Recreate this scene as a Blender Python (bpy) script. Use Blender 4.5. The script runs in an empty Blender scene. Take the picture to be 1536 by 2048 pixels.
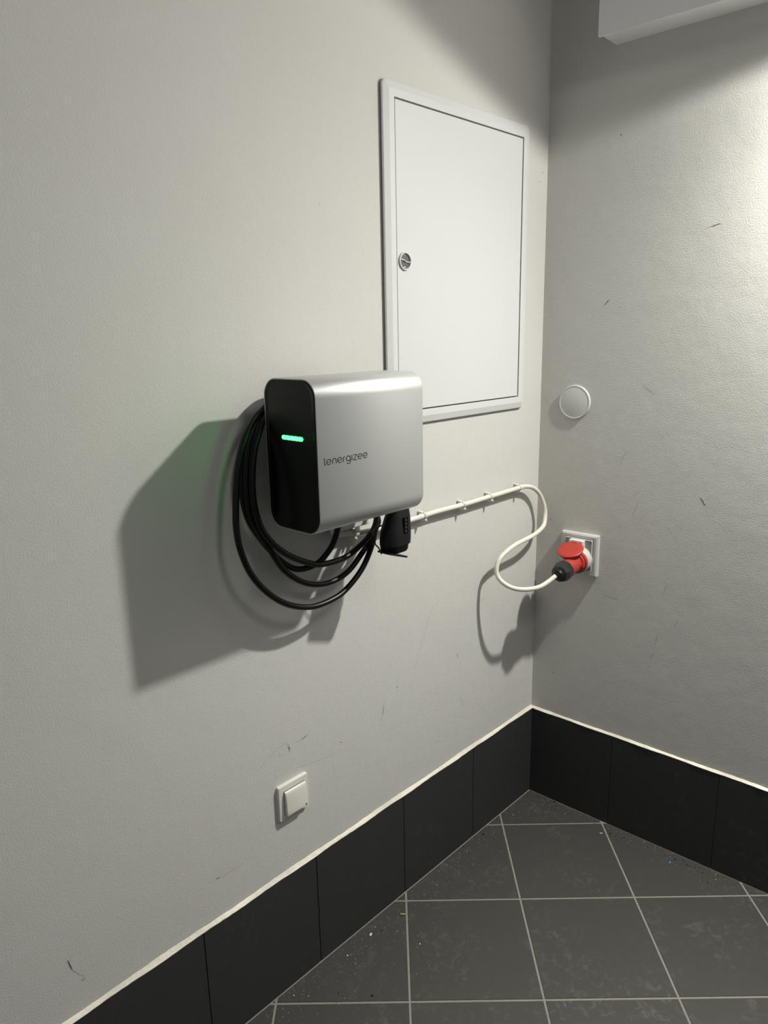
import bpy, bmesh, math, random
from math import sin, cos, pi, radians
from mathutils import Vector, Matrix
random.seed(7)
SC = bpy.context.scene
COL = SC.collection
PSI = .0397            # the right-hand wall is a couple of degrees off square

# ------------------------------------------------------------------ camera
cam_d = bpy.data.cameras.new('camera'); cam = bpy.data.objects.new('camera', cam_d); COL.objects.link(cam)
SC.camera = cam
YAW, PITCH, ROLL, FPX = .8080, -.2394, -.0208, 1461.5
fw = Vector((cos(PITCH)*sin(YAW), cos(PITCH)*cos(YAW), sin(PITCH)))
r0 = Vector((cos(YAW), -sin(YAW), 0)); u0 = r0.cross(fw)
rt = cos(ROLL)*r0 + sin(ROLL)*u0; up = -sin(ROLL)*r0 + cos(ROLL)*u0
M = Matrix((rt, up, -fw)).transposed().to_4x4(); M.translation = Vector((-1.8330, -1.1236, 1.4499))
cam.matrix_world = M
cam_d.sensor_fit = 'VERTICAL'; cam_d.sensor_height = 36.0; cam_d.lens = 36.0*FPX/2048.0
cam_d.clip_start = .02; cam_d.clip_end = 50

# ------------------------------------------------------------------ light
SC.view_settings.view_transform = 'Standard'; SC.view_settings.look = 'None'
SC.view_settings.gamma = 1; SC.view_settings.use_curve_mapping = False
SC.view_settings.exposure = 0.0
W = bpy.data.worlds.new('room_ambient'); SC.world = W; W.use_nodes = True
W.node_tree.nodes['Background'].inputs[0].default_value = (.90, .94, 1.0, 1)
W.node_tree.nodes['Background'].inputs[1].default_value = .172

def lamp(name, kind, loc, target, power, color):
    d = bpy.data.lights.new(name, kind); d.energy = power; d.color = color
    o = bpy.data.objects.new(name, d); COL.objects.link(o); o.location = loc
    o.rotation_euler = (Vector(target)-Vector(loc)).to_track_quat('-Z', 'Y').to_euler()
    return o, d
LP = Vector((-.10, -.90, 2.10))
AZ, EL = radians(216.4), radians(-68)
key, kd = lamp('spot_lamp', 'POINT', LP, LP-Vector((0, 0, 1)), 39.5*.79, (1, .992, .935))
kd.shadow_soft_size = .026
# photometric profile of the reflector lamp: strongest downwards, cut off just above the horizontal
kd.use_nodes = True; _nt = kd.node_tree; _em = _nt.nodes['Emission']
_g = _nt.nodes.new('ShaderNodeNewGeometry'); _d = _nt.nodes.new('ShaderNodeVectorMath'); _d.operation = 'DOT_PRODUCT'
_d.inputs[1].default_value = Vector((cos(EL)*cos(AZ), cos(EL)*sin(AZ), sin(EL)))*(1)
_nt.links.new(_g.outputs['Incoming'], _d.inputs[0])
def _m(op, a, b):
    n = _nt.nodes.new('ShaderNodeMath'); n.operation = op
    for k, v in enumerate((a, b)):
        if hasattr(v, 'default_value'): _nt.links.new(v, n.inputs[k])
        else: n.inputs[k].default_value = v
    return n.outputs[0]
_c = _d.outputs['Value']
_p = _m('ADD', _m('MULTIPLY', _m('POWER', _m('MAXIMUM', _c, 0.0), 1.9), 5.5), .80)
_r = _nt.nodes.new('ShaderNodeMapRange'); _r.interpolation_type = 'SMOOTHSTEP'
_r.inputs[1].default_value = -.095; _r.inputs[2].default_value = .0; _nt.links.new(_c, _r.inputs[0])
_nt.links.new(_m('MULTIPLY', _p, _r.outputs[0]), _em.inputs['Strength'])
sec, sd = lamp('ceiling_lamp', 'AREA', (-.95, -1.95, 2.80), (-.9, -.3, .6), 6.5, (1, .97, .93))
sd.shape = 'DISK'; sd.size = .42

# ------------------------------------------------------------------ helpers
def RW(y, d, z): return Vector((y*sin(PSI)-d*cos(PSI), -y*cos(PSI)-d*sin(PSI), z))
def pset(o, **k):
    for a, b in k.items(): o[a] = b
    return o
def obj(name, bm, m, parent=None, smooth=False):
    me = bpy.data.meshes.new(name)
    if smooth:
        for f in bm.faces: f.smooth = True
    bmesh.ops.recalc_face_normals(bm, faces=bm.faces)
    bm.to_mesh(me); bm.free(); me.materials.append(m)
    if smooth:
        me.set_sharp_from_angle(angle=radians(38))
    o = bpy.data.objects.new(name, me); COL.objects.link(o)
    if parent: o.parent = parent
    return o
def thing(name, label, cat, loc=(0, 0, 0), rz=0, group=None):
    o = bpy.data.objects.new(name, None); COL.objects.link(o); o.empty_display_size = .05
    o.location = loc; o.rotation_euler = (0, 0, rz); o['label'] = label; o['category'] = cat
    if group: o['group'] = group
    return o
def tag(o, label, cat, group=None):
    o['label'] = label; o['category'] = cat
    if group: o['group'] = group
    return o
def struct(o): o['kind'] = 'structure'; return o
def box(bm, a, b, bev=0, seg=2):
    a, b = Vector(a), Vector(b)
    r = bmesh.ops.create_cube(bm, size=1)
    for v in r['verts']:
        v.co = Vector(((a[i]+b[i])/2 + v.co[i]*abs(b[i]-a[i]) for i in range(3)))
    if bev:
        es = list({e for v in r['verts'] for e in v.link_edges})
        bmesh.ops.bevel(bm, geom=es, offset=bev, segments=seg, affect='EDGES', profile=.5)
def nb(): return bmesh.new()
def catmull(P, n=8, closed=False):
    P = [Vector(p) for p in P]; out = []
    for i in range(len(P)-1):
        p0 = P[max(i-1, 0)]; p1 = P[i]; p2 = P[i+1]; p3 = P[min(i+2, len(P)-1)]
        for k in range(n):
            t = k/n
            out.append(.5*((2*p1)+(p2-p0)*t+(2*p0-5*p1+4*p2-p3)*t*t+(3*p1-p0-3*p2+p3)*t**3))
    out.append(P[-1]); return out
def tube(bm, P, r, seg=12, cap=True, flat=None):
    """swept tube; r number or list"""
    n = len(P); rr = r if isinstance(r, (list, tuple)) else [r]*n
    T = [(P[min(i+1, n-1)]-P[max(i-1, 0)]).normalized() for i in range(n)]
    a = Vector((0, 0, 1)) if abs(T[0].z) < .9 else Vector((1, 0, 0))
    N = (a - a.dot(T[0])*T[0]).normalized(); rings = []
    for i in range(n):
        N = (N - N.dot(T[i])*T[i]).normalized(); B = T[i].cross(N)
        ring = []
        for k in range(seg):
            th = 2*pi*k/seg; off = rr[i]*(cos(th)*N+sin(th)*B)
            if flat: off[flat[0]] *= flat[1]
            ring.append(bm.verts.new(P[i]+off))
        rings.append(ring)
    for i in range(n-1):
        for k in range(seg):
            bm.faces.new((rings[i][k], rings[i][(k+1) % seg], rings[i+1][(k+1) % seg], rings[i+1][k]))
    if cap: bm.faces.new(rings[0]); bm.faces.new(rings[-1])
def rrect(cx, cy, hx, hy, r, n=6):
    r = max(r, 1e-4); out = []
    for (sx, sy, a0) in ((1, 1, 0), (-1, 1, 90), (-1, -1, 180), (1, -1, 270)):
        for k in range(n+1):
            a = radians(a0+90*k/n); out.append((cx+sx*(hx-r)+r*cos(a), cy+sy*(hy-r)+r*sin(a)))
    return out
def loft(bm, loops, close0=True, close1=True, ring=False):
    L = [[bm.verts.new(p) for p in lp] for lp in loops]; n = len(L[0])
    m = len(L) if ring else len(L)-1
    for i in range(m):
        A, B = L[i], L[(i+1) % len(L)]
        for k in range(n): bm.faces.new((A[k], A[(k+1) % n], B[(k+1) % n], B[k]))
    if not ring:
        if close0: bm.faces.new(L[0])
        if close1: bm.faces.new(L[-1])
def lathe(bm, prof, origin, axis, seg=40, closed=True, facet=None):
    """prof: (t along axis, radius)"""
    origin = Vector(origin); ax = Vector(axis).normalized()
    a = Vector((0, 0, 1)) if abs(ax.z) < .9 else Vector((1, 0, 0))
    N = (a-a.dot(ax)*ax).normalized(); B = ax.cross(N); loops = []
    for t, r in prof:
        loops.append([origin+ax*t+max(r, 1e-5)*(cos(2*pi*k/seg)*N+sin(2*pi*k/seg)*B) for k in range(seg)])
    loft(bm, loops)

# ------------------------------------------------------------------ materials
def mat(name, col, rough=.5, metal=0, spec=.5, bump=None, vary=None, coat=0, emit=None):
    m = bpy.data.materials.new(name); m.use_nodes = True; nt = m.node_tree; b = nt.nodes['Principled BSDF']
    b.inputs['Base Color'].default_value = (*col, 1); b.inputs['Roughness'].default_value = rough
    b.inputs['Metallic'].default_value = metal; b.inputs['Specular IOR Level'].default_value = spec
    b.inputs['Coat Weight'].default_value = coat
    if emit: b.inputs['Emission Color'].default_value = (*emit[0], 1); b.inputs['Emission Strength'].default_value = emit[1]
    tc = nt.nodes.new('ShaderNodeTexCoord')
    if vary:
        sc, amt, col2 = vary
        n = nt.nodes.new('ShaderNodeTexNoise'); n.inputs['Scale'].default_value = sc; n.inputs['Detail'].default_value = 4
        nt.links.new(tc.outputs['Object'], n.inputs['Vector'])
        cr = nt.nodes.new('ShaderNodeMapRange'); cr.inputs[1].default_value = .45; cr.inputs[2].default_value = .75
        cr.inputs[4].default_value = amt; nt.links.new(n.outputs[0], cr.inputs[0])
        mx = nt.nodes.new('ShaderNodeMix'); mx.data_type = 'RGBA'
        mx.inputs[6].default_value = (*col, 1); mx.inputs[7].default_value = (*col2, 1)
        nt.links.new(cr.outputs[0], mx.inputs[0]); nt.links.new(mx.outputs[2], b.inputs['Base Color'])
    if bump:
        prev = None
        for sc, dist in bump:
            n = nt.nodes.new('ShaderNodeTexNoise'); n.inputs['Scale'].default_value = sc; n.inputs['Detail'].default_value = 3
            nt.links.new(tc.outputs['Object'], n.inputs['Vector'])
            bp = nt.nodes.new('ShaderNodeBump'); bp.inputs['Distance'].default_value = dist; bp.inputs['Strength'].default_value = 1
            nt.links.new(n.outputs[0], bp.inputs['Height'])
            if prev: nt.links.new(prev.outputs[0], bp.inputs['Normal'])
            prev = bp
        nt.links.new(prev.outputs[0], b.inputs['Normal'])
    return m
WALL = mat('painted_plaster', (.60, .592, .557), .7, spec=.2, bump=[(330, .00055), (900, .0002), (14, .0012)], vary=(2.2, .35, (.57, .555, .515)))
CEIL = mat('ceiling_paint', (.60, .59, .57), .8)
WHITE = mat('white_enamel', (.635, .64, .63), .48, spec=.3, bump=[(160, .00006)])
WHITE_DULL = mat('white_sheet_metal', (.86, .86, .86), .5)
PLASTIC = mat('cream_plastic', (.72, .705, .64), .38)
GREYPL = mat('light_grey_plastic', (.54, .54, .515), .5)
GREYPL2 = mat('socket_plate_grey', (.36, .36, .35), .5)
DISC = mat('cover_plastic', (.62, .635, .61), .5, vary=(25, .2, (.55, .55, .52)))
CABLEW = mat('cream_cable_sheath', (.72, .69, .60), .42, vary=(30, .35, (.60, .565, .48)))
CABLEB = mat('black_rubber_cable', (.004, .004, .0045), .34, spec=.35)
BLACKP = mat('black_plastic', (.006, .006, .0065), .42, spec=.35)
BLACKG = mat('black_gloss_panel', (.0012, .0012, .0014), .24, spec=.25)
BLACKM = mat('black_seam', (.004, .004, .004), .6)
CUFF = mat('dark_grey_plastic', (.016, .0175, .019), .32)
RED = mat('red_plastic', (.40, .040, .028), .42, vary=(40, .25, (.33, .028, .022)))
SILVER = mat('satin_aluminium', (.585, .595, .585), .42, metal=.68)
INK = mat('black_print', (.012, .012, .012), .5)
DARKGAP = mat('dark_recess', (.02, .02, .02), .8)
LOCKGREY = mat('lock_grey_metal', (.085, .085, .085), .45, metal=.2)
STEEL = mat('screw_steel', (.35, .35, .35), .3, metal=1)
GROUT = mat('cement_grout', (.25, .238, .21), .9, bump=[(400, .0006)], vary=(60, .6, (.20, .188, .165)))
CAULK = mat('white_caulk', (.84, .80, .68), .6, bump=[(120, .0012)], vary=(45, .5, (.62, .57, .46)))
GLOW = mat('green_light', (.2, .8, .45), .4, emit=((.008, 1.0, .024), 30))
def tile_mat(name, c1, c2, dust, rough):
    m = mat(name, c1, rough, spec=.4, bump=[(90, .00025), (500, .00012)]); nt = m.node_tree; b = nt.nodes['Principled BSDF']
    tc = nt.nodes.new('ShaderNodeTexCoord')
    n1 = nt.nodes.new('ShaderNodeTexNoise'); n1.inputs['Scale'].default_value = 5; n1.inputs['Detail'].default_value = 6
    n2 = nt.nodes.new('ShaderNodeTexNoise'); n2.inputs['Scale'].default_value = 38; n2.inputs['Detail'].default_value = 8; n2.inputs['Roughness'].default_value = .7
    n2.inputs['Distortion'].default_value = 1.2
    n3 = nt.nodes.new('ShaderNodeTexNoise'); n3.inputs['Scale'].default_value = 600; n3.inputs['Detail'].default_value = 2
    for n in (n1, n2, n3): nt.links.new(tc.outputs['Object'], n.inputs['Vector'])
    def mr(n, a, z, hi):
        r = nt.nodes.new('ShaderNodeMapRange'); r.inputs[1].default_value = a; r.inputs[2].default_value = z; r.inputs[4].default_value = hi
        nt.links.new(n.outputs[0], r.inputs[0]); return r
    a = mr(n1, .42, .68, 1); p = mr(n2, .52, .72, 1); g = mr(n3, .35, .7, .35)
    mul = nt.nodes.new('ShaderNodeMath'); mul.operation = 'MULTIPLY'; nt.links.new(a.outputs[0], mul.inputs[0]); nt.links.new(p.outputs[0], mul.inputs[1])
    m1 = nt.nodes.new('ShaderNodeMix'); m1.data_type = 'RGBA'; m1.inputs[6].default_value = (*c1, 1); m1.inputs[7].default_value = (*c2, 1)
    nt.links.new(g.outputs[0], m1.inputs[0])
    m2 = nt.nodes.new('ShaderNodeMix'); m2.data_type = 'RGBA'; m2.inputs[7].default_value = (*dust, 1)
    nt.links.new(mul.outputs[0], m2.inputs[0]); nt.links.new(m1.outputs[2], m2.inputs[6]); nt.links.new(m2.outputs[2], b.inputs['Base Color'])
    return m
FTILE = tile_mat('floor_tile_brown_grey', (.050, .047, .043), (.075, .070, .063), (.145, .135, .12), .48)
STILE = tile_mat('skirting_tile_anthracite', (.030, .030, .031), (.036, .036, .036), (.055, .055, .055), .62)

# ------------------------------------------------------------------ room shell
H, FAR = 2.9, 3.6
bm = nb(); box(bm, (-FAR, 0, -.1), (.14, .12, H)); wall_left = struct(obj('wall_left', bm, WALL))
bm = nb(); box(bm, (0, -FAR, -.1), (.14, -.0, H)); wall_right = struct(obj('wall_right', bm, WALL)); wall_right.rotation_euler.z = PSI
bm = nb(); box(bm, (-FAR, -FAR, H), (.3, .12, H+.1)); struct(obj('ceiling', bm, CEIL))
bm = nb(); box(bm, (-FAR, -FAR, -.1), (.3, 0, -.0014)); floor = struct(obj('floor', bm, GROUT))

# floor tiles: 30 cm squares laid on the diagonal, cut along both walls
S, TH, GX, GY, GR = .2995, -.8153, -.4142, .1776, .0052
U = Vector((cos(TH), sin(TH))); V = Vector((sin(TH), -cos(TH))); G0 = Vector((GX, GY))
def clip(poly, n, c):        # keep n.p <= c
    out = []
    for i in range(len(poly)):
        a, b = poly[i], poly[(i+1) % len(poly)]; da, db = n.dot(a)-c, n.dot(b)-c
        if da <= 0: out.append(a)
        if (da < 0) != (db < 0) and abs(da-db) > 1e-12: out.append(a+(b-a)*(da/(da-db)))
    return out
nR = Vector((cos(PSI), sin(PSI)))
def prism(bm, poly, z0, z1, bev=.0008):
    c = sum(poly, Vector((0, 0)))/len(poly)
    lo = [bm.verts.new((p.x, p.y, z0)) for p in poly]; mid = [bm.verts.new((p.x, p.y, z1-bev)) for p in poly]
    hi = [bm.verts.new(((p+(c-p).normalized()*bev*1.4).x, (p+(c-p).normalized()*bev*1.4).y, z1)) for p in poly]
    n = len(poly)
    for A, B in ((lo, mid), (mid, hi)):
        for k in range(n): bm.faces.new((A[k], A[(k+1) % n], B[(k+1) % n], B[k]))
    bm.faces.new(hi)
for i in range(-10, 12):
    for j in range(-12, 14):
        c = G0+S*((i+.5)*U+(j+.5)*V); h = (S-GR)/2
        poly = [c+U*h*a+V*h*b for a, b in ((-1, -1), (1, -1), (1, 1), (-1, 1))]
        poly = clip(poly, Vector((0, 1)), -.0075); poly = clip(poly, nR, -.0075)
        poly = clip(poly, Vector((-1, 0)), 2.7) if poly else poly
        poly = clip(poly, Vector((0, -1)), 2.7) if poly else poly
        if len(poly) < 3: continue
        ar = abs(sum(poly[k].cross(poly[(k+1) % len(poly)]) for k in range(len(poly))))/2
        if ar < 1.5e-5: continue
        bm = nb(); prism(bm, poly, -.0013, 0)
        obj('tile', bm, FTILE, floor)

# skirting: 30 cm wide tiles standing on both walls
HS, TT = .2918, .004
def skirting(name, off):
    b = nb(); box(b, (-FAR, -.0015, 0), (0, .001, HS-.0005)); base = struct(obj(name, b, GROUT))
    x1 = -.0045; k = 0
    while x1 > -2.7:
        x0 = -(off+.2995*k)
        b = nb(); box(b, (x0+.0009, -TT-.0015, .0025), (x1, -.0012, HS), .0007, 1); obj('tile', b, STILE, base)
        x1 = x0-.0009; k += 1
    b = nb()                                # bead of pale sealant along the top of the tiles
    n = 260; loops = []
    for q in range(n+1):
        x = -.001-2.75*q/n; w = random.uniform(-1, 1)
        t = .0066+.0010*sin(q*.37)+.0006*w; hgt = HS+.0085+.0014*sin(q*.21+1)+.0007*random.uniform(-1, 1)
        loops.append([(x, 0, HS-.0035), (x, -t*.8, HS-.0015+.0006*w), (x, -t, HS+.001), (x, -t*.55, HS+.0048), (x, -.0008, hgt), (x, .0004, hgt)])
    loft(b, loops)
    obj('sealant_bead', b, CAULK, base, smooth=True)
    return base
base_left = skirting('baseboard_left', .3124)
def skirting_right():
    b = nb(); box(b, (-.0015, -FAR, 0), (.001, 0, HS-.0005)); base = struct(obj('baseboard_right', b, GROUT)); base.rotation_euler.z = PSI
    y1 = -.0072; k = 0
    while y1 > -2.7:
        y0 = -(.2710+.2995*k)
        b = nb(); box(b, (-TT-.0015, y0+.0006, .0025), (-.0012, y1, HS), .0006, 1); obj('tile', b, STILE, base)
        y1 = y0-.0006; k += 1
    b = nb(); n = 260; loops = []
    for q in range(n+1):
        y = -.001-2.75*q/n; w = random.uniform(-1, 1)
        t = .0062+.0008*sin(q*.41)+.0005*w; hgt = HS+.0060+.0008*sin(q*.23+1)+.0005*random.uniform(-1, 1)
        loops.append([(0, y, HS-.0035), (-t*.8, y, HS-.0015+.0006*w), (-t, y, HS+.001), (-t*.55, y, HS+.0036), (-.0008, y, hgt), (.0004, y, hgt)])
    loft(b, loops); obj('sealant_bead', b, CAULK, base, smooth=True)
skirting_right()

# ------------------------------------------------------------------ access panel on the left wall
ap = thing('access_panel', 'white metal access panel with round lock, flush on the left wall above the charger', 'access panel', (-.374, 0, 1.245))
X0, X1, Z0, Z1 = -.6465+.374, -.1035+.374, 0, .706
cx, cz, hx, hz = (X0+X1)/2, (Z0+Z1)/2, (X1-X0)/2, (Z1-Z0)/2
def ring_loops(prof, R=.014):
    return [[Vector((x, y, z)) for x, z in rrect(cx, cz, hx-o, hz-o, R-o if R-o > .0012 else .0012, 6)] for o, y in prof]
bm = nb(); loft(bm, ring_loops([(.0, -.0040), (.0, -.0068), (.0018, -.0085), (.0165, -.0125), (.0315, -.0125), (.0315, -.0045)]), ring=True)
obj('frame', bm, WHITE, ap)
bm = nb(); loft(bm, ring_loops([(.0055, -.0005), (.0055, -.0040), (.0330, -.0040), (.0330, -.0005)]), ring=True)
obj('frame_base', bm, DARKGAP, ap)
dx0, dx1, dz0, dz1 = X0+.0343, X1-.0343, Z0+.0343, Z1-.0343
bm = nb(); box(bm, (dx0, -.0115, dz0), (dx1, -.003, dz1), .0012, 2)
door = obj('door', bm, WHITE, ap)
bm = nb(); box(bm, (dx0-.0028, -.0032, dz0-.0028), (dx1+.0028, -.0008, dz1+.0028)); obj('recess', bm, DARKGAP, ap)
lx, lz = -.5885+.374, 1.6015-1.245
bm = nb(); lathe(bm, [(0, .0195), (.0030, .0195), (.0042, .0185), (.0042, .0163), (.0008, .0155), (0, .0155)], (lx, -.0113, lz), (0, -1, 0), 40)
bmesh.ops.delete(bm, geom=[f for f in bm.faces if len(f.verts) > 4], context='FACES_ONLY')
lk = obj('lock_ring', bm, WHITE, door, smooth=True)
bm = nb(); lathe(bm, [(0, .0158), (.0010, .0158), (.0014, .012), (.0014, 0.0001)], (lx, -.0112, lz), (0, -1, 0), 40); obj('lock_cylinder', bm, LOCKGREY, door)
bm = nb()
zz = [(-.0155, .0045), (-.0115, .0024), (-.0035, .0022), (.0005, -.0012), (.0155, -.0022)]
tube(bm, [Vector((lx+a, -.0140, lz+b)) for a, b in zz], [.0019, .0015, .0014, .0013, .0013], 8)
obj('lock_slot', bm, WHITE, door)
bm = nb(); tube(bm, [Vector((lx-.006, -.0132, lz-.0145)), Vector((lx-.001, -.0132, lz-.0118)), Vector((lx+.001, -.013, lz-.013))], .0013, 8); obj('lock_notch', bm, WHITE, door)

# ------------------------------------------------------------------ light switch low on the left wall
sw = thing('light_switch', 'cream square light switch low on the left wall, above the dark skirting', 'light switch', (-.9675, 0, .475))
def pillow(bm, hx_, hz_, y0, y1, bulge, r=.003, cx_=0, cz_=0):
    lo = [Vector((x, y0, z)) for x, z in rrect(cx_, cz_, hx_, hz_, r, 4)]
    def ins(o, y, rr): return [Vector((x, y, z)) for x, z in rrect(cx_, cz_, hx_-o, hz_-o, rr, 4)]
    loft(bm, [lo, ins(.0002, y0+(y1-y0)*.6, r), ins(.0012, y1, r), ins(hx_*.35, y1+bulge*.8, r), ins(hx_*.8, y1+bulge, .001)])
bm = nb(); pillow(bm, .0410, .0415, 0, -.0085, -.0012); obj('plate', bm, PLASTIC, sw, smooth=True)
bm = nb(); pillow(bm, .0292, .0292, -.0088, -.0105, -.0002, .001, .001, -.0005); obj('rocker_gap', bm, DARKGAP, sw)
bm = nb()
prof = [(.0282, -.0098), (.0282, -.0118), (.0272, -.0138), (.0250, -.0150), (.0190, -.0160), (.0080, -.0170), (-.0060, -.0180), (-.0180, -.0188), (-.0250, -.0192), (-.0272, -.0188), (-.0280, -.0172), (-.0280, -.0098)]
loft(bm, [[Vector((.001+xx, (-.0098+(y_+.0098)*k_), -.0005+z_*(1 if k_ == 1 else .995))) for z_, y_ in prof] for xx, k_ in ((-.0284, .80), (-.0276, .95), (-.0262, 1), (.0262, 1), (.0276, .95), (.0284, .80))])
rk = obj('rocker', bm, PLASTIC, sw, smooth=True)
bm = nb(); box(bm, (.0228, -.0202, -.0245), (.0262, -.0178, -.0220), .0004, 1); obj('indicator', bm, BLACKP, rk)

# ------------------------------------------------------------------ wallbox charger
xa, xb, yb, yf, z0, z1, R = -1.028, -.754, -.064, -.203, 1.109, 1.379, .033
ch = thing('charger', 'silver wall-mounted electric car charger with a black end panel and green light bar', 'charger', ((xa+xb)/2, 0, z0))
OX, OZ = (xa+xb)/2, z0
def sec(x, ins, r=None, n=10):
    r = (R if r is None else r)
    return [Vector((x-OX, y, z-OZ)) for y, z in rrect((yb+yf)/2, (z0+z1)/2, (yf-yb)/-2-ins, (z1-z0)/2-ins, max(r-ins, .002), n)]
bm = nb()
loft(bm, [sec(xa+.004, .0022), sec(xa, .0018), sec(xa, .0006), sec(xa+.0008, 0), sec(xb-.0035, 0), sec(xb-.001, .001), sec(xb, .0035), sec(xb+.0, .008), sec(xb-.004, .009)], True, True)
shell = obj('shell', bm, SILVER, ch, smooth=True)
bm = nb()
loft(bm, [sec(xa+.002, .0028), sec(xa-.0004, .0028), sec(xa-.0007, .0034), sec(xa-.0006, .0078), sec(xa+.0000, .0088), sec(xa-.0002, .012)])
side = obj('end_panel', bm, BLACKG, ch, smooth=True)
bm = nb(); loft(bm, [sec(xb-.002, .0085), sec(xb-.001, .0090)]); obj('end_cap', bm, BLACKP, ch)
# light bar
bm = nb()
by0, by1, bz = -.1105, -.1665, 1.2768
def pill(x, ins): return [Vector((x-OX, y, z-OZ)) for y, z in rrect((by0+by1)/2, bz, (by0-by1)/2-ins, .0036-ins, .0036-ins, 6)]
loft(bm, [pill(xa+.001, 0), pill(xa-.0010, 0), pill(xa-.0016, .0008)])
pset(obj('light_bar', bm, GLOW, side), label='glowing green light bar')
# lettering
def arc(cx_, cy_, rx, ry, a0, a1, n=12): return [(cx_+rx*cos(radians(a0+(a1-a0)*k/n)), cy_+ry*sin(radians(a0+(a1-a0)*k/n))) for k in range(n+1)]
def e_(x): return [arc(x+.5, .5, .48, .48, 0, 318, 22), [(x+.06, .5), (x+.98, .5)]]
G = []
def add(strokes, x): G.extend([[(a+x, b) for a, b in s] for s in strokes])
add([[(.0, 1.28), (0, .25), (.06, .08), (.24, -.04)]], 0)                     # l with a curved foot
add(e_(0), .46)
add([arc(.42, .52, .40, .44, 180, 0, 12)+[(.82, 0)], [(.02, .52), (.02, 0)]], 1.78)
add(e_(0), 2.92)
add([[(.02, 0), (.02, .5)]+arc(.38, .5, .36, .46, 180, 95, 8)], 4.22)
add([arc(.48, .5, .46, .46, 0, 360, 24), [(.94, .5), (.94, -.1)]+arc(.5, -.1, .44, .36, 0, -150, 10)], 4.92)
add([[(0, 1.0), (0, 0)]], 6.24)
add([[(0, .98), (.78, .98), (0, .02), (.80, .02)]], 6.62)
add(e_(0), 7.66); add(e_(0), 8.92)
sx, sz = .1030/9.90, .0096
bm = nb()
for s in G:
    P = [Vector((-1.0137+a*sx-OX, yf-.0001, 1.2338+b*sz+(0)-OZ)) for a, b in s]
    if len(P) > 8: tube(bm, P, .00098, 6, flat=(1, .3))
    else:
        for i in range(len(P)-1): tube(bm, [P[i], P[i+1]], .00098, 6, flat=(1, .3))
pset(obj('lettering', bm, INK, shell), label='thin black lettering reading lenergizee')
# seam marks on the rear edge and the wall bracket behind
bm = nb(); box(bm, (-.935-OX, -.0665, 1.10-OZ), (-.835-OX, 0, 1.315-OZ), .004, 2); obj('wall_bracket', bm, BLACKP, ch)
bm = nb(); box(bm, (-.838-OX, -.0420, 1.050-OZ), (-.7475-OX, 0, 1.118-OZ), .003, 2); pset(obj('junction_box', bm, GREYPL, ch), label='pale grey junction box under the charger')
# ------------------------------------------------------------------ charging cable: one long coil
CB2 = [(-0.8802, -0.09, 1.0875), (-0.882, -0.085, 1.0702), (-0.8832, -0.075, 1.046), (-0.8855, -0.06, 1.0236), (-0.8993, -0.045, 1.0007), (-0.924, -0.035, 0.9926), (-0.9483, -0.03, 0.9959), (-0.9712, -0.025, 1.0114), (-1.0028, -0.025, 1.0442), (-1.0296, -0.025, 1.0803), (-1.0493, -0.025, 1.1138), (-1.0589, -0.025, 1.1497), (-1.0612, -0.025, 1.1888), (-1.0543, -0.025, 1.2259), (-1.0407, -0.025, 1.2621), (-1.0231, -0.025, 1.2903), (-0.9994, -0.025, 1.3145)]
CB3 = [(-0.7182, -0.036, 1.0459), (-0.7343, -0.036, 1.015), (-0.7693, -0.036, 0.9857), (-0.8076, -0.036, 0.958), (-0.852, -0.036, 0.9466), (-0.8978, -0.036, 0.9507), (-0.9407, -0.036, 0.9687), (-0.9807, -0.036, 1.002), (-1.0111, -0.036, 1.0483), (-1.0314, -0.036, 1.0826), (-1.0506, -0.036, 1.1211), (-1.0581, -0.036, 1.164), (-1.0566, -0.036, 1.2021), (-1.0466, -0.036, 1.2512), (-1.0286, -0.036, 1.2866), (-1.0082, -0.036, 1.3097)]
CB1 = [(-0.7354, -0.05, 1.0547), (-0.7523, -0.05, 1.0307), (-0.7822, -0.05, 1.0128), (-0.8274, -0.05, 0.9961), (-0.8854, -0.05, 0.9954), (-0.9218, -0.05, 1.0044), (-0.9731, -0.05, 1.031), (-1.0113, -0.05, 1.0619), (-1.0378, -0.05, 1.0971), (-1.0519, -0.05, 1.1391), (-1.0551, -0.05, 1.1782), (-1.0522, -0.05, 1.2157), (-1.0448, -0.05, 1.2522), (-1.0317, -0.05, 1.283), (-1.018, -0.05, 1.3015)]
CA = [(-1.0127, -0.043, 1.3224), (-1.0362, -0.044, 1.3053), (-1.0605, -0.045, 1.2735), (-1.078, -0.046, 1.2314), (-1.0873, -0.048, 1.1958), (-1.0945, -0.05, 1.1472), (-1.0972, -0.052, 1.11), (-1.0923, -0.054, 1.0707), (-1.076, -0.056, 1.0251), (-1.0453, -0.057, 0.9822), (-1.0016, -0.057, 0.9448), (-0.9542, -0.057, 0.9229), (-0.9109, -0.057, 0.9155), (-0.8563, -0.056, 0.9205), (-0.8137, -0.054, 0.9389), (-0.7777, -0.052, 0.9661), (-0.748, -0.049, 1.0049), (-0.7332, -0.046, 1.0351), (-0.7229, -0.045, 1.0545)]
def over(ya, yb_, zt, xr):   # hidden run over the bracket and down behind the body
    m = (ya+yb_)/2
    return [(-.965, ya, zt-.008), (-.90, m, zt+.004), (-.84, m, zt-.004), (-.775, m, zt-.035), (xr-.010, m, 1.24), (xr+.004, yb_, 1.15), (xr+.003, yb_, 1.095)]
path = [(-.876, -.115, 1.112)]+CB2+over(-.025, -.036, 1.335, -.722)+CB3+over(-.036, -.050, 1.350, -.736)+CB1+over(-.050, -.043, 1.338, -.742)
tailA = list(reversed(CA))
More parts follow.
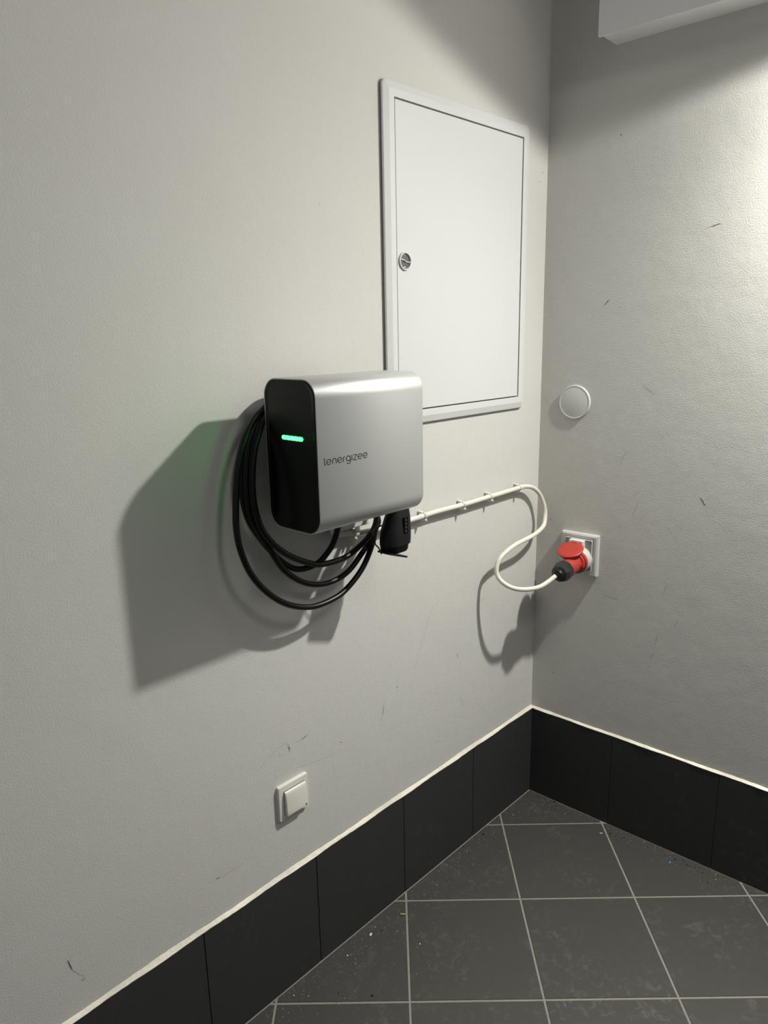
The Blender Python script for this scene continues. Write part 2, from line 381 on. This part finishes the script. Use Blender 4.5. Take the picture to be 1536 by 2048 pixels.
cab = catmull(path+tailA+[(-.955, -.043, 1.362), (-.88, -.050, 1.366), (-.80, -.052, 1.33), (-.752, -.053, 1.25), (-.735, -.056, 1.16), (-.738, -.064, 1.102), (-.742, -.085, 1.090), (-.748, -.112, 1.090)], 7)
bm = nb(); tube(bm, cab, .0061, 12)
tag(obj('charging_cable', bm, CABLEB, None, smooth=True), 'thick black charging cable coiled in loops behind and below the charger', 'cable')

# ------------------------------------------------------------------ connector hanging under the charger
pg = thing('charging_connector', 'black charging connector with open flap hanging under the right end of the charger', 'plug', (-.748, -.116, .992))
def psec(z, xl, xr, ya, yc, r):
    ya, yc = (ya+.139)*.72, (yc+.139)*.72
    return [Vector((x+.768, y, z-1.0)) for x, y in rrect((xl+xr)/2, (ya+yc)/2, (xr-xl)/2, (yc-ya)/2, min(r, (yc-ya)/2-.0005), 6)]
bm = nb()
loft(bm, [psec(1.108, -.778, -.732, -.162, -.118, .016), psec(1.085, -.790, -.7285, -.167, -.112, .020), psec(1.060, -.800, -.7275, -.170, -.108, .022), psec(1.040, -.803, -.7285, -.171, -.107, .022), psec(1.0275, -.803, -.7300, -.171, -.107, .022), psec(1.0270, -.800, -.7340, -.168, -.110, .02)])
body = obj('grip', bm, BLACKP, pg, smooth=True)
bm = nb()
loft(bm, [psec(1.030, -.802, -.735, -.168, -.110, .018), psec(1.016, -.801, -.7380, -.168, -.110, .018), psec(1.012, -.798, -.7420, -.166, -.112, .016)])
obj('contact_head', bm, BLACKG, pg, smooth=True)
bm = nb()                                                       # grip recess with ribs
box(bm, (.768-.764, -.0236, .050), (.768-.752, -.0205, .087), .003, 2); gr = obj('grip_recess', bm, BLACKG, pg)
for k in range(4):
    bm = nb(); box(bm, (.768-.762, -.0243, .055+k*.0078), (.768-.754, -.0232, .0585+k*.0078), .0008, 1); obj('rib', bm, BLACKP, gr)
bm = nb()
fl_a, fl_b = Vector((-.806+.768, 0, .0135)), Vector((-.744+.768, 0, -.0015))
bm2 = [Vector((x, y, 0)) for x, y in rrect(0, 0, .0335, .0190, .010, 6)]
rotf = Matrix.Rotation(radians(19), 3, 'Y'); cen = (fl_a+fl_b)/2
loft(bm, [[cen+rotf @ (p+Vector((0, 0, dz))) for p in bm2] for dz in (-.0018, .0018)])
fl = obj('flap', bm, BLACKP, pg)
bm = nb(); tube(bm, catmull([(-.038, 0, .075), (-.056, .002, .068), (-.055, .004, .04), (-.046, .003, .028), (-.041, 0, .014)], 6), .0016, 6); obj('strap', bm, BLACKP, pg)

# ------------------------------------------------------------------ white cable, clips
WC = [(-0.2211, -0.018, 1.0232), (-0.134, -0.018, 1.0240), (-0.1048, -0.022, 1.0245), (-0.0731, -0.026, 1.0169), (-0.0458, -0.03, 0.9982), (-0.0294, -0.034, 0.9723), (-0.0218, -0.038, 0.9455), (-0.026, -0.042, 0.9237), (-0.0414, -0.048, 0.9039), (-0.0735, -0.054, 0.8952), (-0.1226, -0.058, 0.8888), (-0.2058, -0.056, 0.8803), (-0.2554, -0.05, 0.8603), (-0.2728, -0.048, 0.8388), (-0.2779, -0.052, 0.8156), (-0.2748, -0.068, 0.7963), (-0.2613, -0.092, 0.782), (-0.2407, -0.117, 0.7779), (-0.211, -0.14, 0.7812), (-0.186, -0.152, 0.7915), (-0.1627, -0.162, 0.8054)]
head = [(-.845, -.030, 1.075), (-.843, -.026, 1.055), (-.828, -.019, 1.041), (-.79, -.018, 1.034), (-.74, -.018, 1.026), (-.587, -.018, 1.023), (-.496, -.018, 1.0245), (-.376, -.018, 1.0225), (-.30, -.018, 1.023)]
bm = nb(); tube(bm, catmull(head+WC, 7), .0063, 12)
tag(obj('supply_cable', bm, CABLEW, None, smooth=True), 'cream cable clipped along the left wall and looping down to the red plug', 'cable')
def clip_obj(x, z, lab):
    o = nb()
    pts = [Vector((x, -.018-.0072*sin(a), z+.0072*cos(a))) for a in [radians(-60+20*k) for k in range(16)]]
    for w in (-.0028, .0,  .0028): tube(o, [p+Vector((w, 0, 0)) for p in pts], .0015, 6)
    box(o, (x-.004, -.012, z+.0045), (x+.004, 0, z+.0095), .0008, 1)
    lathe(o, [(0, .0036), (.0235, .0036), (.0250, .0028), (.0252, .0016), (.0275, .0016)], (x, 0, z-.0105), (0, -1, 0), 12)
    return tag(obj('cable_clip', o, PLASTIC, None, smooth=True), lab, 'cable clip', 'round clips nailed over the cream cable')
clip_obj(-.537, 1.0235, 'small cream cable clip nearest the black connector, right of the charger')
clip_obj(-.384, 1.0225, 'small cream cable clip, second to the right of the black connector')
clip_obj(-.265, 1.0230, 'small cream cable clip, third to the right of the black connector')
clip_obj(-.126, 1.0240, 'small cream cable clip nearest the room corner, where the cable starts to bend')
clip_obj(-.772, 1.0300, 'small cream cable clip under the charger, left of the black connector')

# ------------------------------------------------------------------ right wall: blank cover, socket, plug
def on_right(name, label, cat, y, z): return thing(name, label, cat, RW(y, 0, z), PSI)
cv = on_right('blank_cover', 'round off-white blank cover plate on the right wall above the red socket', 'cover plate', .1065, 1.2555)
bm = nb(); lathe(bm, [(0, .0462), (.0042, .0462), (.0056, .0448), (.0056, .0425), (.0048, .0415), (.0052, .0400), (.0058, .0001)], (0, 0, 0), (-1, 0, 0), 64)
obj('cover_disc', bm, DISC, cv, smooth=True)

so = on_right('wall_socket', 'grey square wall socket with open red round lid on the right wall', 'power socket', .144, .828)
def rp(d, y, z): return Vector((-d, -y, z))          # out of the wall, away from the corner, up
def rloop(d, hy, hz, r, cy=0, cz_=0): return [rp(d, a, b) for a, b in rrect(cy, cz_, hy, hz, r, 4)]
bm = nb(); loft(bm, [rloop(0, .0560, .0600, .001), rloop(.0125, .0560, .0600, .0015), rloop(.0155, .0515, .0555, .002), rloop(.0155, .0440, .0480, .002), rloop(.0130, .0430, .0470, .002)])
obj('frame', bm, GREYPL, so)
bm = nb(); loft(bm, [rloop(.0125, .0422, .0465, .004), rloop(.0178, .0422, .0465, .004), rloop(.0190, .0412, .0455, .0035), rloop(.0190, .0398, .0441, .003), rloop(.0178, .0390, .0433, .003)])
obj('face_plate', bm, GREYPL2, so)
bm = nb(); loft(bm, [rloop(.0180, .0424, .0467, .004), rloop(.0194, .0420, .0463, .004), rloop(.0194, .0402, .0445, .003), rloop(.0180, .0400, .0443, .003)], ring=True)
pset(obj('plate_rim', bm, WHITE, so), label='white raised rim')
for a in (-1, 1):
    for b in (-1, 1):
        bm = nb(); lathe(bm, [(0, .0028), (.0016, .0028), (.0022, .0018), (.0018, .0001)], rp(.0178, a*.0352, b*.0395), (-1, 0, 0), 14); obj('screw', bm, STEEL, so, smooth=True)
# plug axis
A = Vector((.018, .0065, -.012)); Ev = Vector((.166, .0145, -.0215))
def ax(t): p = A+(Ev-A)*t; return rp(p.x, p.y, p.z)
AD = (ax(1)-ax(0)).normalized(); LEN = (ax(1)-ax(0)).length
bm = nb(); lathe(bm, [(-.004, .0375), (.012, .0365), (.019, .0350), (.021, .0330), (.021, .0290), (.006, .0285)], ax(0), AD, 48)
pset(obj('socket_collar', bm, GREYPL, so, smooth=True), label='white socket collar')
bm = nb()
box(bm, (-.0345, -.0150, .0335), (-.0178, .0150, .0445), .0015, 2)
for s in (-1, 1): box(bm, (-.0365, s*.0180-.0028, .0220), (-.0178, s*.0180+.0028, .0450), .0012, 1)
hg = obj('hinge', bm, WHITE, so)
bm = nb(); lathe(bm, [(-.0205, .0018), (.0205, .0018)], rp(.033, 0, .0385), (0, 1, 0), 10); obj('hinge_pin', bm, STEEL, hg)
tilt = radians(22); hp = rp(.033, 0, .0395)
ld = Vector((-cos(tilt), -.02, -sin(tilt))).normalized(); ln = Vector((-sin(tilt), 0, cos(tilt))).normalized()
bm = nb(); lathe(bm, [(-.0085, .0300), (-.0085, .0330), (-.0012, .0365), (.0012, .0365), (.0024, .0350), (.0026, .0250), (.0022, .0001)], hp+ld*.0375, ln, 48)
box(bm, (-.042, -.010, .0345), (-.028, .010, .0405), .001, 1)
obj('lid', bm, RED, so, smooth=True)

ipg = thing('industrial_plug', 'red round industrial plug with black cuff pushed into the wall socket', 'plug', RW(.144, .05, .828), PSI)
off = Vector((.05, 0, 0))
def axp(t): return ax(t)+off
bm = nb(); lathe(bm, [(.0225, .0300), (.0230, .0335), (.0290, .0345), (.0330, .0335), (.0335, .0300), (.0370, .0290), (.0380, .0310), (.0430, .0305), (.0440, .0260)], axp(0), AD, 48)
obj('flange', bm, RED, ipg, smooth=True)
bm = nb(); lathe(bm, [(.0400, .0262), (.0700, .0245), (.0980, .0238), (.1010, .0225)], axp(0), AD, 40)
bd = obj('body', bm, RED, ipg, smooth=True)
bm = nb()
sidev = Vector((0, -1, 0)); sidev = (sidev-sidev.dot(AD)*AD).normalized(); upv = sidev.cross(AD)
for q in range(3):
    c0 = axp(0)+AD*(.044+.004*q)+sidev*(.0265-.001*q)
    bmesh.ops.create_cube(bm, size=1, matrix=Matrix.Translation(c0) @ Matrix(((AD.x, sidev.x, upv.x, 0), (AD.y, sidev.y, upv.y, 0), (AD.z, sidev.z, upv.z, 0), (0, 0, 0, 1))) @ Matrix.Diagonal((.008, .006+.002*(q == 0), .011-.003*q, 1)))
obj('latch', bm, RED, ipg)
bm = nb(); seg = 10
def cuffp(prof): lathe(bm, prof, axp(0), AD, seg)
cuffp([(.0985, .0262), (.1010, .0278), (.1230, .0275), (.1360, .0225), (.1400, .0150), (.1400, .0135)])
obj('cuff', bm, CUFF, ipg)
bm = nb(); lathe(bm, [(.1390, .0150), (.1440, .0145), (.1470, .0120), (.1475, .0080), (.1475, .0060)], axp(0), AD, 24); obj('cable_gland', bm, BLACKP, ipg, smooth=True)

# ------------------------------------------------------------------ box duct high on the right wall
du = on_right('duct_box', 'white sheet-metal duct box high on the right wall, cut off by the picture top', 'duct', .17, 2.114)
bm = nb(); box(bm, (-.080, -.455, .0035), (0, -.006, .42)); obj('body', bm, WHITE_DULL, du)
bm = nb(); box(bm, (-.0880, -.460, 0), (-.0805, 0, .42), .0012, 2); obj('front_panel', bm, WHITE_DULL, du)

# ------------------------------------------------------------------ litter on the floor
def chip(name, x, y, l, w, h, rz, m, label, cat, grp=None):
    b = nb(); pts = []
    r = bmesh.ops.create_icosphere(b, subdivisions=1, radius=1)
    for v in r['verts']: v.co = Vector((v.co.x*l/2*random.uniform(.75, 1.1), v.co.y*w/2*random.uniform(.75, 1.1), h/2+v.co.z*h/2))
    o = obj(name, b, m); o.location = (x, y, 0); o.rotation_euler.z = rz; return tag(o, label, cat, grp)
CHIP = mat('plaster_chip', (.75, .74, .68), .8); LIME = mat('green_yellow_plastic', (.33, .36, .10), .4); BLUE = mat('blue_plastic', (.10, .22, .42), .4); GREYB = mat('grey_plastic_bit', (.30, .33, .36), .5)
chip('plaster_chip', -.776, -.0262-.012, .012, .007, .004, .4, CHIP, 'larger white plaster chip on the floor beside the left skirting', 'plaster chip')
chip('plaster_chip', -.859, -.041, .006, .004, .003, 1.2, CHIP, 'smaller white plaster chip nearer the bottom of the picture, by the left skirting', 'plaster chip')
chip('plaster_chip', -.715, -.146, .005, .003, .002, .2, CHIP, 'tiny white chip on the tile away from the skirting, right of the grout line', 'plaster chip')
def scrap(x, y, l, rz, m, label):
    b = nb(); d = Vector((cos(rz), sin(rz), 0)); tube(b, [Vector((-l/2*d.x, -l/2*d.y, .0022)), Vector((l/2*d.x, l/2*d.y, .0022))], .0022, 8)
    o = obj('cable_scrap', b, m); o.location = (x, y, 0); tag(o, label, 'cable scrap')
scrap(-.675, -.054, .013, -.9, LIME, 'short green and yellow wire scrap on the floor by the left skirting')
scrap(-.052, -.281, .009, -.8, GREYB, 'pale grey-blue wire scrap on the floor nearer the room corner')
scrap(-.038, -.481, .010, .3, BLUE, 'short blue wire scrap on the floor beside the right skirting')
def crumbs(name, n, region, m, smin, smax, label):
    b = nb()
    for k in range(n):
        x, y = region()
        s = random.uniform(smin, smax)*(1 if random.random() < .9 else 1.8)
        r = bmesh.ops.create_icosphere(b, subdivisions=1, radius=s)
        sx_, sy_ = random.uniform(.6, 1.4), random.uniform(.6, 1.4)
        for v in r['verts']: v.co = Vector((x+v.co.x*sx_, y+v.co.y*sy_, .5*s+v.co.z*.6))
    o = obj(name, b, m); o['kind'] = 'stuff'; tag(o, label, 'crumbs')
def reg_left():
    x = random.uniform(-1.15, -.05); return x, -.010-abs(random.gauss(0, .055))
def reg_right():
    y = random.uniform(.03, .62); d = .010+abs(random.gauss(0, .03)); p = RW(y, d, 0); return p.x, p.y
crumbs('floor_crumbs', 420, reg_left, CHIP, .00025, .00075, 'fine white plaster crumbs along the left skirting')
crumbs('dark_crumbs', 130, lambda: reg_left() if random.random() < .4 else reg_right(), BLACKP, .0005, .0017, 'small dark dirt crumbs along the foot of both skirtings')
crumbs('corner_crumbs', 110, reg_right, CHIP, .00025, .0007, 'fine pale crumbs near the corner and the right skirting')

# ------------------------------------------------------------------ scuffs and scratches on the paint
LD = [[(-0.932, 0.596), (-0.9219, 0.5976), (-0.916, 0.601)], [(-0.971, 0.5969), (-0.9659, 0.5898), (-0.9676, 0.5846)], [(-0.6794, 0.5459), (-0.6756, 0.5551), (-0.6716, 0.5696)], [(-0.3839, 0.6091), (-0.3795, 0.5929)], [(-1.4679, 0.4142), (-1.4622, 0.39)], [(-1.4502, 0.3574), (-1.4437, 0.3588)], [(-1.1693, 0.3899), (-1.1598, 0.3887)], [(-0.0211, 2.1081), (-0.0185, 2.1041)], [(-0.6257, 0.6051), (-0.6222, 0.5983)], [(-0.0256, 1.8567), (-0.0228, 1.8521)], [(-0.8199, 0.5391), (-0.8137, 0.535)], [(-0.0413, 1.8315), (-0.0387, 1.8282)]]
LF = [[(-1.052, 0.5741), (-1.0344, 0.5854), (-1.0179, 0.5963), (-1.0044, 0.6005), (-0.9909, 0.6037), (-0.9772, 0.6057), (-0.968, 0.6003), (-0.9646, 0.5892), (-0.9709, 0.5765)], [(-0.9571, 0.5978), (-0.932, 0.596), (-0.916, 0.601), (-0.907, 0.6056)], [(-0.9541, 0.5358), (-0.9117, 0.5263), (-0.8672, 0.5215), (-0.8334, 0.5184)], [(-0.4558, 0.7772), (-0.484, 0.7691), (-0.498, 0.7503), (-0.5161, 0.7152), (-0.5361, 0.6701), (-0.5561, 0.6224)], [(-1.4561, 0.4252), (-1.4636, 0.4141), (-1.4666, 0.4038), (-1.4622, 0.39), (-1.4526, 0.3742), (-1.4433, 0.3617), (-1.4475, 0.3574)], [(-1.085, 0.3944), (-1.1108, 0.3882), (-1.1333, 0.3864), (-1.1599, 0.3875), (-1.1835, 0.3883)], [(-0.6869, 0.5316), (-0.6794, 0.5459), (-0.6716, 0.5722), (-0.6675, 0.5906)], [(-0.9916, 0.5922), (-0.9948, 0.5854), (-0.984, 0.5851)], [(-0.3675, 0.4738), (-0.3537, 0.4423)], [(-0.4782, 0.39), (-0.4528, 0.3726)], [(-0.1771, 0.6786), (-0.1598, 0.6873), (-0.1291, 0.6877)], [(-0.3048, 0.7264), (-0.2772, 0.7301), (-0.2468, 0.7332)], [(-1.0269, 1.3133), (-1.022, 1.3175)], [(-0.8178, 1.7005), (-0.8209, 1.6912)]]
RD = [[(0.4582, 1.0303), (0.4646, 1.026), (0.4703, 1.0164), (0.4753, 1.0145)], [(0.1996, 1.9163), (0.2012, 1.9115)], [(0.0705, 0.4332), (0.0724, 0.4287)], [(0.0424, 0.9123), (0.0457, 0.9098)], [(0.18, 1.5109), (0.1903, 1.523)], [(0.4349, 1.6775), (0.4524, 1.6823)]]
RF = [[(0.2884, 0.9581), (0.2942, 0.9756), (0.3024, 0.9988)], [(0.2918, 1.0138), (0.3015, 1.0342)], [(0.1721, 1.5036), (0.1902, 1.5255)], [(0.4216, 1.6745), (0.4414, 1.6802), (0.4579, 1.6817)], [(0.3737, 0.6066), (0.3796, 0.6405)], [(0.3841, 0.7511), (0.3917, 0.7769), (0.396, 0.7905)], [(0.3658, 0.5598), (0.3698, 0.5818)], [(0.2932, 1.3075), (0.3275, 1.2832)], [(0.4207, 0.6701), (0.4295, 0.6938)], [(0.2453, 1.0933), (0.2525, 1.1144), (0.2599, 1.1286)], [(0.2157, 0.7158), (0.2455, 0.7151), (0.2648, 0.7121)]]

DARK = mat('scuff_dark', (.10, .095, .085), .8); FAINT = mat('scuff_grey', (.40, .39, .36), .8)
def scuffs(strokes, w, m, parent, right):
    b = nb(); off = .00025
    for st in strokes:
        P = catmull([Vector((a, 0, z)) for a, z in st], 5); n = len(P)
        L = []
        for i in range(n):
            T = (P[min(i+1, n-1)]-P[max(i-1, 0)]).normalized(); N = Vector((-T.z, 0, T.x))
            ww = w*(.35+.65*sin(pi*(i+.5)/n))*random.uniform(.6, 1.15)
            L.append([P[i]+N*ww/2, P[i]-N*ww/2])
        V = [[b.verts.new((-off, -q.x, q.z) if right else (q.x, -off, q.z)) for q in pr_] for pr_ in L]
        for i in range(n-1): b.faces.new((V[i][0], V[i][1], V[i+1][1], V[i+1][0]))
    o = obj('scuff_marks', b, m, parent); o['kind'] = 'stuff'
scuffs(LD, .0018, DARK, wall_left, False); scuffs(LF, .0011, FAINT, wall_left, False)
scuffs(RD, .0022, DARK, wall_right, True); scuffs(RF, .0016, FAINT, wall_right, True)
